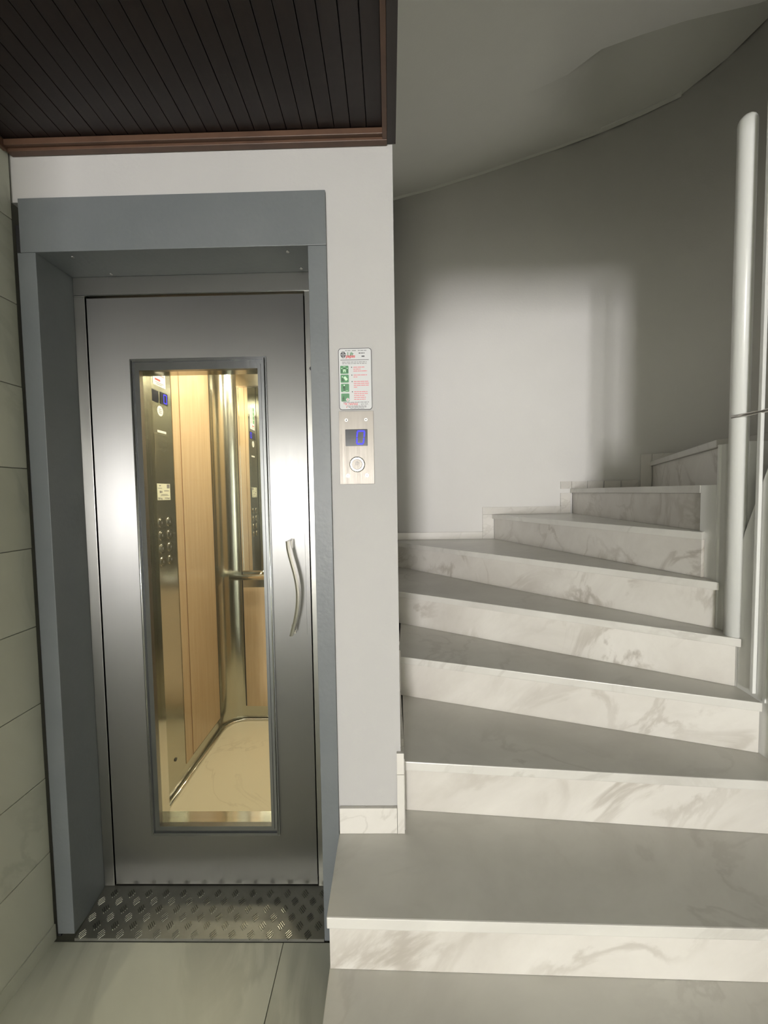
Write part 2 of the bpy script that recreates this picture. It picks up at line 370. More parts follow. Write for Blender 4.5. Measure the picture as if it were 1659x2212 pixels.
def wall_hit(px, py):
    d = ray(px, py)
    for a, b in zip(path, path[1:]):
        ax, ay = a; ex, ey = b[0] - ax, b[1] - ay
        det = d.x * (-ey) + ex * d.y
        if abs(det) < 1e-9: continue
        t = (ax * (-ey) + ex * ay) / det; s = (d.x * ay - d.y * ax) / det
        if t > 0 and -0.001 <= s <= 1.001: return CAM + d * t
    return None
wl_px = [(848, 432), (940, 405), (1040, 374), (1120, 347), (1200, 320), (1300, 283), (1386, 246), (1472, 205), (1570, 127)]
Wp = [wall_hit(*p) for p in wl_px]
Wp[0].x = XW
KX = (Wp[4].z - Wp[0].z) / (Wp[4].x - Wp[0].x); SL = 0.33
zA = lambda x, y: Wp[0].z + KX * (x - XW) - SL * (YB - y)
def on_A(px, py):
    d = ray(px, py); return CAM + d * ((Wp[0].z - KX * XW - SL * YB - CAM.z) / (d.z - KX * d.x - SL * d.y))
a8 = math.degrees(math.atan2(Wp[8].y - CYR, Wp[8].x - CXR)); n8 = 4
for i in range(1, n8 + 1):
    a_ = math.radians(a8 * (1 - i / n8)); Wp.append(Vector((CXR + RR * math.cos(a_), CYR + RR * math.sin(a_), Wp[8].z + 0.12 * i)))
Wp.append(Vector((2.5, 0.62, Wp[-1].z + 0.2)))
edge_px = {4: (1225, 162), 5: (1300, 106), 6: (1386, 75), 7: (1481, 45), 8: (1640, 7)}
Ep = []; Ip = []; Tp = []
for i, w in enumerate(Wp):
    if i in edge_px: e = on_A(*edge_px[i])
    elif i < 4: y = 2.05; x = XW if i == 0 else w.x * y / w.y; e = Vector((x, y, zA(x, y)))
    else: x = min(2.5, Ep[8].x + 0.14 * (i - 8)); y = Ep[8].y - 0.02 * (i - 8); e = Vector((x, y, zA(x, y)))
    Ep.append(e); x = XW if i == 0 else (2.5 if i == len(Wp) - 1 else e.x * 0.8); Ip.append(Vector((x, 0.62, zA(x, 0.62))))
    Tp.append(e.copy() if i < 5 else Vector((e.x, e.y, max(w.z, e.z) + 0.05)))
bm = bm_new(); rows = []
for w, e, p, tp in zip(Wp, Ep, Ip, Tp):
    rows.append([bm.verts.new(v) for v in (p, p.lerp(e, 0.5), e)] + [bm.verts.new(tp), bm.verts.new(tp.lerp(w, 0.5)), bm.verts.new(w)])
for j, (a, b) in enumerate(zip(rows, rows[1:])):
    for k in (0, 1, 3, 4):
        f = bm.faces.new((a[k], b[k], b[k + 1], a[k + 1])); f.smooth = True
    if j >= 4: bm.faces.new((a[2], b[2], b[3], a[3]))
bmesh.ops.recalc_face_normals(bm, faces=bm.faces[:])
ST(O('ceiling_stairs', bm, 'soffit'), 'sloping white plaster soffit of the upper flight of stairs', 'ceiling')
ST(B('ceiling_roof', 'soffit', None, -0.2, 2.7, 0.5, 3.0, 5.0, 5.1), 'stairwell slab above the soffit', 'ceiling')
# narrow plaster cove where soffit meets wall
bm = bm_new(); prev = None
for w in Wp[:8]:
    a = Vector((w.x, w.y, w.z)); nrm = Vector((0, -1, 0)) if w.x < CXR else (Vector((CXR, CYR, 0)) - Vector((w.x, w.y, 0))).normalized()
    q = [a + nrm * 0.001 - Vector((0, 0, 0.012)), a + nrm * 0.028 - Vector((0, 0, 0.004)), a + nrm * 0.03 + Vector((0, 0, 0.01)), a + nrm * 0.001 + Vector((0, 0, 0.01))]
    q = [bm.verts.new(v) for v in q]
    if prev:
        for k in range(4): bm.faces.new((prev[k], prev[(k + 1) % 4], q[(k + 1) % 4], q[k]))
    prev = q
bmesh.ops.recalc_face_normals(bm, faces=bm.faces[:])
ST(O('trim_5', bm, 'soffit'), 'thin plaster cove where the stair soffit meets the wall', 'plaster cove')

# ------------------------------------------------------------------ staircase
L = {0: ((-0.174, 0.672), (1.327, 0.660)), 1: ((-0.172, 0.935), (1.327, 0.902)), 2: ((0.034, 1.228), (1.195, 1.130)), 3: ((0.034, 1.625), (1.195, 1.245)),
     4: ((0.034, 2.035), (1.195, 1.338)), 5: ((0.036, 2.70), (1.19, 1.42)), 6: ((0.748, 2.785), (1.185, 1.482)), 7: ((1.307, 2.785), (1.205, 1.515)), 8: ((1.80, 2.685), (1.289, 1.537))}
st = E('staircase', (0.6, 1.2, 0), 'winding white marble staircase climbing beside the lift shaft', 'staircase')
def shift(k, d):
    a, b = Vector(L[k][0]), Vector(L[k][1]); t = (b - a).normalized(); nrm = Vector((-t.y, t.x))
    return a + nrm * d, b + nrm * d
NOS = {0: 0.03, 1: 0.032, 2: 0.016, 3: 0.016, 4: 0.018, 5: 0.018, 6: 0.016, 7: 0.014, 8: 0.014}
TH = 0.030
def arcpts(a0, a1, n=6, r=RR - 0.003):
    return [(CXR + r * math.cos(math.radians(a0 + (a1 - a0) * i / n)), CYR + r * math.sin(math.radians(a0 + (a1 - a0) * i / n))) for i in range(n + 1)]
for k in range(9):
    a, b = shift(k, -NOS[k]); bx = b + (b - a).normalized() * (0.0 if k < 4 else 0.012)
    if k < 8: c, d = shift(k + 1, 0.022)
    if k == 0: poly = [a, bx, (1.327, d.y), (-0.174, c.y)]
    elif k == 1: poly = [a, bx, (1.327, d.y), (1.195, d.y), (0.022, c.y), (0.022, 1.1485), (-0.172, 1.1485)]
    elif k <= 3: poly = [a, bx, d, c]
    elif k == 4: poly = [a, bx, d, c]
    elif k == 5: poly = [a, bx, d, (c.x, 2.797), (0.036, 2.797)]
    elif k == 6: poly = [(a.x, a.y), bx, d, (c.x, 2.797), (a.x, 2.797)]
    elif k == 7: poly = [(a.x, a.y), (1.1975, b.y), (1.1975, 1.512), (1.289, 1.512), d, c] + [tuple(p) for p in arcpts(66, 90, 5)]
    else: poly = [a, bx, (1.30, 1.44), (1.30, 0.63), (2.495, 0.63), (2.495, 1.6)] + [tuple(p) for p in arcpts(1, 64, 8)]
    poly = [(p[0], p[1]) for p in poly]
    tr_ = O('tread', prism(bm_new(), poly, h(k) - TH, h(k), bev=0.003), 'tread', st)
    a, b = shift(k, 0.0); c, d = shift(k, 0.02)
    rz0 = (h(k - 1) if k else 0.0)
    rp = [(a.x, a.y), (b.x, b.y), (d.x, d.y), (c.x, c.y)]
    ri = O('riser', prism(bm_new(), rp, rz0 + 0.0005, h(k) - TH - 0.0005, bev=0.001), 'riser', tr_)
    if k < 2:   # marble cheek closing the open side towards the lift
        yb = L[k + 1][0][1] + (0.02 if k == 0 else -0.079)
        B('cheek', 'riser', tr_, -0.172, -0.152, c.y + 0.001, yb, rz0 + 0.0005, h(k) - TH - 0.0005)
# white spine wall at the inner ends of the steps
sp = E('spine_wall', (1.25, 1.3, 0), 'white plastered spine wall at the inner ends of the marble steps', 'stair wall')
flute = [(1.199, 1.335), (1.199, 1.352), (1.2035, 1.356), (1.2035, 1.374), (1.210, 1.380), (1.210, 1.402), (1.2035, 1.408), (1.2035, 1.425), (1.199, 1.430), (1.199, 1.438), (1.285, 1.438), (1.285, 1.335)]
bm = bm_new(); prism(bm, flute, 0.0, h(8) - TH - 0.001, bev=0.0012)
O('plaster_pier', bm, 'core', sp)
B('plaster_pier', 'core', sp, 1.199, 1.285, 1.4385, 1.511, 0.0, h(7), bev=0.0012)
side = [(1.185, 0.0), (1.333, 0.0), (1.333, 1.19), (1.32, 1.249), (1.248, 1.46), (1.185, 1.60)]
O('plaster_panel', prism_axis(bm_new(), side, 1.199, 1.285, 'x'), 'core', sp)
B('plaster_base', 'core', sp, 1.199, 1.327, 1.152, 1.184, 0.0, h(3))
for y, w_ in ((1.232, 0.0035), (1.20, 0.0035)):
    B('panel_bead', 'gloss_white', sp, 1.194, 1.1989, y - w_, y + w_, h(3) + 0.001 if y > 1.23 else h(2) + 0.001, 1.35)
# newel post
po_ = E('newel_post', (1.18, 1.345, h(4)), 'tall round white newel post standing on the marble steps', 'post')
px_, py_ = 1.176, 1.332
px_, py_ = 1.186, 1.352
pb = on_z(1588, 1372, h(4)); 
rp_ = 0.0265
prof = [(h(4), rp_)] + [(2.60, rp_)] + [(2.60 + rp_ * math.sin(a), rp_ * max(math.cos(a), 0.05)) for a in (0.3, 0.6, 0.9, 1.2, 1.5)]
O('shaft', tube(bm_new(), [(px_ + 0.012, py_, z) for z, r in prof], [r for z, r in prof], 24), 'gloss_white', po_)
# screen bars
sb = E('stair_screen', (1.20, 1.27, 1.2), 'thin white vertical bar with a crossing rod beside the newel post', 'railing')
B('bar', 'gloss_white', sb, 1.186, 1.1975, 1.2615, 1.2735, 0.72, 2.595, bev=0.002)
B('bar', 'gloss_white', sb, 1.186, 1.1975, 1.188, 1.200, 0.72, 2.595, bev=0.002)
O('rod', tube(bm_new(), [(1.172, 1.352, 1.642), (1.19, 1.30, 1.642), (1.192, 1.24, 1.642), (1.192, 1.194, 1.642)], 0.006, 10), 'handle', sb)

# ------------------------------------------------------------------ stair skirting
bs = SE('baseboard_stairs', (0.3, 2.79, h(5)), 'stepped white marble skirting along the stair walls', 'skirting')
T = 0.012; HS = 0.052
def sk(*a): B('skirting_piece', 'skirt', bs, *a, bev=0.001)
sk(-0.1695, 0.0075, ZW - T, ZW - 0.0005, h(1) + 0.0005, 0.434)                      # lift wall front
sk(0.0085, 0.0305, ZW - 0.0125, ZW - 0.0005, h(1) + 0.0005, 0.54); sk(0.0085, 0.0305, ZW - 0.011, ZW - 0.0005, 0.5405, 0.607)
for k in (2, 3, 4):                                                                # along the shaft side
    y0 = L[k][0][1]; y1 = L[k + 1][0][1]
    sk(XW + 0.0005, XW + T, y0 + 0.02, y1 - 0.075, h(k) + 0.0005, h(k) + HS)
    sk(XW + 0.0005, XW + T + 0.0005, y1 - 0.074, y1 - 0.019, h(k) + 0.0005, h(k + 1) + HS)
sk(XW + 0.0005, XW + T, ZW + 0.001, L[2][0][1] - 0.018, h(1) + 0.0005, h(2) + HS)
sk(XW + T + 0.001, 0.665, YB - T, YB - 0.0005, h(5) + 0.0005, h(5) + HS)             # back wall
sk(0.666, 0.7455, YB - T, YB - 0.0005, h(5) + 0.0005, h(6) - 0.0005); sk(0.666, 1.224, YB - T, YB - 0.0005, h(6) + 0.0005, h(6) + HS)
sk(1.225, 1.293, YB - T, YB - 0.0005, h(6) + 0.0005, h(7) - TH - 0.001)
def arc_piece(a0, a1, z0, z1):
    pi_, po2 = arcpts(a0, a1, 2, RR - T), arcpts(a0, a1, 2, RR - 0.0045)
    O('skirting_piece', prism(bm_new(), pi_ + po2[::-1], z0, z1), 'skirt', bs)
sk(1.225, 1.2995, YB - T, YB - 0.0005, h(7) + 0.0005, h(7) + HS)
for i in range(4): arc_piece(89.9 - i * 5.3, 85.0 - i * 5.3, h(7) + 0.0005, h(7) + HS)
arc_piece(68.5, 65.5, h(7) + 0.0005, h(8) + HS); arc_piece(65.4, 40, h(8) + 0.0005, h(8) + HS); arc_piece(39.9, 25, h(8) + 0.0005, h(8) + HS)

# ------------------------------------------------------------------ lift door
dr = E('elevator_door', (-0.62, 1.2, 0), 'brushed steel lift door with tall narrow window in a grey portal', 'elevator door')
B('portal_lintel', 'portal', dr, -1.062, -0.1725, ZP, ZD + 0.002, 2.114, 2.2655, bev=0.0012)
B('portal_jamb', 'portal', dr, -1.072, -1.019, ZP + 0.001, ZD + 0.002, 0.022, 2.1135, bev=0.0012)
B('portal_jamb', 'portal', dr, -0.2255, -0.1725, ZP + 0.001, ZD + 0.002, 0.001, 2.1135, bev=0.0012)
B('portal_shadow_gap', 'black', dr, -1.0835, -1.0725, ZP + 0.012, ZD, 0.001, 2.2)
for sx, sy in ((-0.93, 1.165), (-0.88, 1.255), (-0.29, 1.165), (-0.27, 1.25)):
    O('portal_screw', tube(bm_new(), [(sx, sy, 2.1115), (sx, sy, 2.1145)], 0.0045, 10), 'steelj', dr)
B('frame_head', 'steelj', dr, -1.0185, -0.226, ZD - 0.003, ZD + 0.06, 2.056, 2.1135, bev=0.001)
B('head_lip', 'polished', dr, -1.0185, -0.226, ZD - 0.006, ZD + 0.02, 2.052, 2.0555)
B('frame_jamb', 'steelj', dr, -1.0185, -0.983, ZD - 0.003, ZD + 0.06, 0.043, 2.0515, bev=0.001)
jr = B('frame_jamb', 'steelj', dr, -0.2665, -0.226, ZD - 0.003, ZD + 0.06, 0.043, 2.0515, bev=0.001)
O('key_hole', tube(bm_new(), [(-0.249, ZD - 0.0036, 1.808), (-0.249, ZD - 0.0005, 1.808)], 0.0065, 14), 'black', jr)
B('door_gap', 'black', dr, -0.984, -0.266, ZD + 0.03, ZD + 0.055, 0.045, 0.20)
WO, WI = (-0.842, -0.396, 0.229, 1.849), (-0.812, -0.424, 0.262, 1.812)
lf = O('leaf', ring(bm_new(), (-0.979, -0.271, 0.047, 2.047), (-0.838, -0.400, 0.233, 1.845), ZD, ZD + 0.042), 'steel', dr)
O('window_trim', ring(bm_new(), WO, (-0.833, -0.405, 0.238, 1.840), ZD - 0.007, ZD + 0.004), 'steeldark', lf)
O('window_trim', ring(bm_new(), (-0.833, -0.405, 0.238, 1.840), (-0.822, -0.415, 0.250, 1.826), ZD - 0.002, ZD + 0.006), 'steeldark', lf)
O('window_trim', ring(bm_new(), (-0.8225, -0.4145, 0.2495, 1.8265), WI, ZD - 0.006, ZD + 0.012), 'steeldark', lf)
for y0, z0_ in ((0, 0),):
    bm = bm_new()
    for (a, b) in (((-0.837, 0.234), (-0.837, 1.844)), ((-0.401, 0.234), (-0.401, 1.844))):
        tube(bm, [(a[0], ZD - 0.0075, a[1]), (b[0], ZD - 0.0075, b[1])], 0.0022, 8)
    O('chrome_bead', bm, 'chrome', lf)
O('window_reveal', ring(bm_new(), (-0.820, -0.416, 0.2545, 1.820), (-0.813, -0.423, 0.2615, 1.813), ZD + 0.0125, ZD + 0.058), 'polished', lf)
B('glass', 'glass', lf, -0.8125, -0.4235, ZD + 0.014, ZD + 0.018, 0.2625, 1.8115)
B('pull_plate', 'steel', lf, -0.345, -0.285, ZD - 0.0015, ZD - 0.0002, 0.93, 1.27)
# bowed pull handle
hp = [(-0.329, 1.252), (-0.327, 1.225), (-0.3195, 1.19), (-0.3095, 1.150), (-0.3025, 1.11), (-0.3005, 1.075), (-0.303, 1.04), (-0.310, 1.00), (-0.319, 0.968), (-0.325, 0.945)]
bm = bm_new(); b2 = bm_new(); prev = None
def spl(p, n=4):
    r = []
    for i in range(len(p) - 1):
        p0, p1, p2, p3 = p[max(i - 1, 0)], p[i], p[i + 1], p[min(i + 2, len(p) - 1)]
        for j in range(n):
            u = j / n
            r.append(tuple(0.5 * (2 * p1[k] + (p2[k] - p0[k]) * u + (2 * p0[k] - 5 * p1[k] + 4 * p2[k] - p3[k]) * u * u + (3 * p1[k] - p0[k] - 3 * p2[k] + p3[k]) * u ** 3) for k in (0, 1)))
    return r + [p[-1]]
for (x, z) in spl(hp):
    q = [b2.verts.new(v) for v in ((x - 0.0055, ZD - 0.056, z), (x, ZD - 0.058, z), (x + 0.0055, ZD - 0.056, z), (x + 0.0055, ZD - 0.030, z), (x - 0.0055, ZD - 0.030, z))]
    if prev:
        for k in range(5): b2.faces.new((prev[k], prev[(k + 1) % 5], q[(k + 1) % 5], q[k]))
    else: b2.faces.new(q)
    prev = q
b2.faces.new(prev[::-1]); bmesh.ops.recalc_face_normals(b2, faces=b2.faces[:]); merge(bm, b2)
for z0, z1, x in ((1.222, 1.2525, -0.328), (0.9445, 0.975, -0.3225)):
    box(bm, x - 0.007, x + 0.007, ZD - 0.032, ZD - 0.002, z0, z1, bev=0.002)
O('handle', bm, 'handle', lf)
# checker plate threshold ramp
cp = E('checker_plate', (-0.62, 1.2, 0.0), 'worn steel checker plate ramp at the foot of the lift door', 'threshold plate')
O('plate', prism_axis(bm_new(), [(1.1375, 0.0005), (1.330, 0.0005), (1.330, 0.0415), (1.272, 0.0415), (1.1375, 0.010)], -1.018, -0.2265, 'x'), 'plate', cp)
bm = bm_new(); sl = (0.0415 - 0.010) / (1.272 - 1.1375)
for r_ in range(7):
    for c_ in range(14):
        cx_ = -1.0 + c_ * 0.06 + (0.03 if r_ % 2 else 0); cy_ = 1.1475 + r_ * 0.0205
        if cx_ > -0.24 or cy_ > 1.268: continue
        a = math.radians(-42 if r_ % 2 else 42)
        for q_ in range(4):
            o_ = (q_ - 1.5) * 0.0052
            mx_, my_ = cx_ - math.sin(a) * o_, cy_ + math.cos(a) * o_ 
            b2 = bm_new(); ln = 0.0118 - 0.0018 * abs(q_ - 1.5); hw = 0.0014
            vs = []
            for (u, v, zz) in ((-1, -1, 0), (1, -1, 0), (1, 1, 0), (-1, 1, 0), (-0.75, -.3, 1), (0.75, -.3, 1), (0.75, .3, 1), (-0.75, .3, 1)):
                X = mx_ + math.cos(a) * u * ln - math.sin(a) * v * hw; Y = my_ + math.sin(a) * u * ln + math.cos(a) * v * hw
                vs.append(b2.verts.new((X, Y, 0.010 + (Y - 1.1375) * sl + (0.0018 if zz else -0.0003))))
            for f in ((4, 5, 6, 7), (0, 1, 5, 4), (1, 2, 6, 5), (2, 3, 7, 6), (3, 0, 4, 7)): b2.faces.new([vs[i] for i in f])
            merge(bm, b2)
lug = O('raised_lugs', bm, 'lug', cp); lug['kind'] = 'stuff'

# ------------------------------------------------------------------ lift cabin
XC, YC0, YCB, ZF, XR = -1.0, 1.375, 2.27, 0.040, -0.20
cb = E('elevator_cabin', (-0.6, 1.8, 0.0), 'lit lift cabin with steel and beech panels seen through the door window', 'elevator cabin')
B('cabin_floor', 'cabfloor', cb, XC, XR, 1.335, YCB, ZF - 0.04, ZF)
B('cabin_ceiling', 'cabceil', cb, XC - 0.02, XR + 0.02, 1.335, YCB + 0.02, 2.22, 2.25)
B('side_panel', 'cabsteel', cb, XC - 0.02, XC, 1.335, 1.6015, ZF, 2.22)
B('panel_seam', 'black', cb, XC - 0.02, XC + 0.0005, 1.602, 1.6115, ZF, 2.22)
cop = B('control_panel', 'cabsteel', cb, XC - 0.02, XC, 1.612, 1.7825, 0.113, 2.22)
B('wood_panel', 'woodpanel', cb, XC - 0.02, XC + 0.002, 1.783, 1.842, 0.113, 2.22)
B('wood_seam', 'woodseam', cb, XC - 0.02, XC + 0.0005, 1.8422, 1.8498, 0.113, 2.22)
B('wood_panel', 'woodpanel', cb, XC - 0.02, XC + 0.002, 1.850, 2.153, 0.118, 2.22)
B('wood_edge', 'black', cb, XC - 0.02, XC + 0.0025, 2.1532, 2.1575, 0.118, 2.22)
B('side_kick', 'cabsteel', cb, XC - 0.02, XC - 0.0005, 1.612, 2.157, ZF, 0.1125)
bm = bm_new(); b2 = bm_new(); cxx, cyy, rr = XC + 0.112, YCB - 0.112, 0.112; prev = None
for i in range(13):
    a = math.radians(180 - i * 7.5); q = [b2.verts.new((cxx + rr * math.cos(a), cyy + rr * math.sin(a), z)) for z in (ZF, 2.22)]
    if prev: b2.faces.new((prev[0], prev[1], q[1], q[0])).smooth = True
    prev = q
bmesh.ops.recalc_face_normals(b2, faces=b2.faces[:])
for f in b2.faces:
    if f.normal.dot(Vector((1, -1, 0))) < 0: f.normal_flip()
merge(bm, b2); O('corner_column', bm, 'cabsteel', cb)
B('back_panel', 'cabsteel', cb, -0.888, XR, YCB, YCB + 0.02, ZF, 2.22)
B('back_seam', 'black', cb, -0.892, -0.886, YCB - 0.001, YCB + 0.01, 0.125, 2.03)
O('mirror_frame', ring(bm_new(), (-0.885, -0.29, 0.945, 2.036), (-0.876, -0.30, 0.955, 2.027), YCB - 0.008, YCB - 0.0002), 'polished', cb)
B('mirror', 'mirror', cb, -0.8765, -0.2995, YCB - 0.005, YCB - 0.0003, 0.9545, 2.0275)
B('wood_panel', 'woodpanel', cb, -0.884, -0.29, YCB - 0.004, YCB - 0.0002, 0.124, 0.85)
rl = O('handrail', tube(bm_new(), [(-0.935, 2.205, 0.925), (-0.6, 2.205, 0.925), (-0.28, 2.205, 0.925)], 0.0165, 20), 'chrome', cb)
for x in (-0.76, -0.40):
    O('rail_bracket', tube(bm_new(), [(x, 2.205, 0.935), (x, 2.235, 0.947), (x, YCB - 0.006, 0.947)], 0.008, 10), 'chrome', rl)
B('front_return', 'cabsteel', cb, XR - 0.06, XR, 1.335, 1.36, ZF, 2.22)
B('front_return', 'cabsteel', cb, XC, -0.93, 1.335, 1.36, ZF, 2.22)
B('front_header', 'cabsteel', cb, -0.93, XR - 0.06, 1.335, 1.36, 2.05, 2.22)
B('side_panel', 'cabsteel', cb, XR, XR + 0.02, 1.335, YCB, ZF, 2.22)
B('wood_panel', 'woodpanel', cb, XR - 0.002, XR, 1.75, 2.12, 0.118, 2.2)
# round metal bead around the floor
pts = [(XC + 0.012, 1.37, ZF + 0.006), (XC + 0.012, 2.10, ZF + 0.006)]
pts += [(XC + 0.122 + 0.11 * math.cos(math.radians(180 - i * 15)), 2.15 + 0.108 * math.sin(math.radians(180 - i * 15)), ZF + 0.006) for i in range(7)]
pts += [(-0.6, 2.258, ZF + 0.006), (XR - 0.01, 2.258, ZF + 0.006)]
O('floor_bead', tube(bm_new(), pts, 0.0075, 8), 'chrome', cb)
# ceiling lamp of the cabin
lp = B('ceiling_lamp', 'polished', cb, -0.85, -0.35, 1.58, 2.05, 2.205, 2.2195)
M['lamp'] = emit('lamp_lens', (1.0, 0.90, 0.68), 16.0)
for (x, y) in ((-0.78, 1.66), (-0.42, 1.66), (-0.78, 1.97), (-0.42, 1.97)):
    ln_ = O('lamp_ring', tube(bm_new(), [(x, y, 2.199), (x, y, 2.2049)], 0.045, 24), 'chrome', lp)
    O('lamp_lens', tube(bm_new(), [(x, y, 2.1975), (x, y, 2.1989)], 0.036, 24), 'lamp', lp)
    area('cabin_downlight', (x, y, 2.195), (0, 0, 0), 0.07, 0.07, 3.2, (1.0, 0.88, 0.66))
# lift car fittings on the control panel (plane x = XC, facing +x)
def disc_x(bm, x0, x1, y, z, r, seg=20): return tube(bm, [(x0, y, z), (x1, y, z)], r, seg)
for i in range(4):
    for j in range(2):
        y, z = 1.664 + 0.061 * j, 1.287 - 0.057 * i
        if i == 0 and j == 0:
            b0 = O('button_ring', disc_x(bm_new(), XC, XC + 0.003, y, z, 0.0215, 24), 'chrome', cop)
            b1 = O('button_face', disc_x(bm_new(), XC + 0.0031, XC + 0.0042, y, z, 0.0165, 24), 'cabsteel', b0)
            b1c = O('button_mark', box(bm_new(), XC + 0.0043, XC + 0.0046, y - 0.002, y + 0.002, z - 0.005, z + 0.005), 'ink', b0)
            base = (Vector((b0.location)) + ORG[cop.name])
        else:
            c0 = dup(b0, base + Vector((0, 0.061 * j, -0.057 * i)), cop)
            for s_ in (b1, b1c):
                cc = s_.copy(); C.objects.link(cc); cc.parent = c0
B('display_window', 'display', cop, XC, XC + 0.0015, 1.637, 1.683, 1.807, 1.857)
dw = B('display_window', 'display', cop, XC, XC + 0.0015, 1.696, 1.752, 1.807, 1.859)
bm = bm_new()
for (y0, y1, z0, z1) in ((1.722, 1.742, 1.850, 1.854), (1.722, 1.742, 1.813, 1.817), (1.719, 1.723, 1.814, 1.853), (1.741, 1.745, 1.814, 1.853)):
    box(bm, XC + 0.0016, XC + 0.0020, y0, y1, z0, z1)
O('digit', bm, 'blue', dw)
bm = bm_new(); b2 = bm_new()
vs = [b2.verts.new((XC + 0.001, 1.691 + 0.022 * math.cos(2 * math.pi * k / 24), 1.774 + 0.0225 * math.sin(2 * math.pi * k / 24))) for k in range(24)]
b2.faces.new(vs); merge(bm, b2); ov = O('oval_plaque', bm, 'cabceil', cop)
bm = bm_new()
for k in range(3): box(bm, XC + 0.0011, XC + 0.0014, 1.680, 1.702, 1.764 + 0.008 * k, 1.767 + 0.008 * k)
O('plaque_print', bm, 'ink', ov)
spk = O('intercom_cover', box(bm_new(), XC, XC + 0.0025, 1.640, 1.756, 1.580, 1.673, bev=0.0008), 'cabsteel', cop)
bm = bm_new()
for r_, n_ in ((0.0, 1), (0.009, 8), (0.018, 14), (0.027, 20)):
    for k in range(n_): disc_x(bm, XC + 0.0024, XC + 0.0028, 1.698 + r_ * math.cos(2 * math.pi * k / n_), 1.627 + r_ * math.sin(2 * math.pi * k / n_), 0.0016, 6)
g_ = O('grille_holes', bm, 'grille', spk); g_['kind'] = 'stuff'
B('name_strip', 'cabceil', cop, XC, XC + 0.001, 1.665, 1.730, 1.679, 1.689)
lb = O('load_label', box(bm_new(), XC, XC + 0.001, 1.645, 1.742, 1.385, 1.457), 'cream', cop)
def prints(parent, mat, rects, x=XC + 0.0011):
    bm = bm_new()
    for (y0, y1, z0, z1) in rects: box(bm, x, x + 0.0002, y0, y1, z0, z1)
    return O('print', bm, mat, parent)
prints(lb, 'ink', [(1.717, 1.738, 1.437, 1.4545), (1.662, 1.672, 1.416, 1.426), (1.675, 1.681, 1.417, 1.425), (1.695, 1.732, 1.424, 1.427), (1.672, 1.722, 1.409, 1.411), (1.668, 1.728, 1.404, 1.406), (1.65, 1.68, 1.436, 1.438), (1.66, 1.672, 1.446, 1.450)])
def text_x(s, size, y, z, x, bold=0.0):
    bm = text_bm(s, size, 0, 0, 0, bold)
    for v in bm.verts: v.co = Vector((x, y + v.co.x, z + v.co.z))
    return bm
O('load_text', text_x('300 kg', 0.0115, 1.648, 1.389, XC + 0.0012, 0.0003), 'ink', lb)
O('load_text', text_x('4 \u03ac\u03c4\u03bf\u03bc\u03b1', 0.0105, 1.698, 1.390, XC + 0.0012, 0.0003), 'ink', lb)
stk = O('rules_sticker', box(bm_new(), XC, XC + 0.001, 1.648, 1.740, 1.880, 2.05), 'white', cop)
prints(stk, 'green', [(1.656, 1.682, 1.925 + 0.03 * k, 1.951 + 0.03 * k) for k in range(4)])
prints(stk, 'pink', [(1.690, 1.732 - 0.006 * (k % 3), 1.926 + 0.0085 * k, 1.930 + 0.0085 * k) for k in range(13)])
prints(stk, 'ink', [(1.664, 1.724, 1.893, 1.896), (1.672, 1.712, 1.886, 1.889)])
prints(stk, 'red', [(1.662, 1.70, 1.902, 1.910)])
O('panel_keyhole', disc_x(bm_new(), XC, XC + 0.003, 1.696, 0.197, 0.008), 'grille', cop)

# ------------------------------------------------------------------ safety notice on the wall
SX0, SX1, SZ0, SZ1 = -0.1455, -0.0480, 1.6465, 1.8245
def su(u): return SX0 + (SX1 - SX0) * u
def sv(v): return SZ1 - (SZ1 - SZ0) * v
def rrect(x0, x1, z0, z1, r, n=6):
    p = []
    for cx, cz, a0 in ((x1 - r, z1 - r, 0), (x0 + r, z1 - r, 90), (x0 + r, z0 + r, 180), (x1 - r, z0 + r, 270)):
        for i in range(n + 1):
            a = math.radians(a0 + 90 * i / n); p.append((cx + r * math.cos(a), cz + r * math.sin(a)))
    return p
YS = ZW - 0.0005
sg = O('safety_notice', prism_axis(bm_new(), rrect(SX0, SX1, SZ0, SZ1, 0.009), YS - 0.0022, YS, 'y'), 'signblack')
tag(sg, 'white safety notice with green pictograms and red text above the call plate', 'sign')
O('notice_face', prism_axis(bm_new(), rrect(SX0 + 0.0016, SX1 - 0.0016, SZ0 + 0.0016, SZ1 - 0.0016, 0.0078), YS - 0.0025, YS - 0.0023, 'y'), 'white', sg)
YF = YS - 0.0028
def pr(name, mat, polys, y=YF, parent=sg):
    bm = bm_new()
    for p in polys: prism_axis(bm, p, y - 0.0002, y, 'y')
    return O(name, bm, mat, parent)
def rc(u0, v0, u1, v1): return [(su(u0), sv(v1)), (su(u1), sv(v1)), (su(u1), sv(v0)), (su(u0), sv(v0))]
def words(u0, u1, v, hgt, seed, gap=0.016):
    rn = random.Random(seed); o = []; u = u0
    while u < u1 - 0.01:
        w = min(rn.uniform(0.04, 0.13), u1 - u); o.append(rc(u, v - hgt / 2, u + w, v + hgt / 2)); u += w + gap
    return o
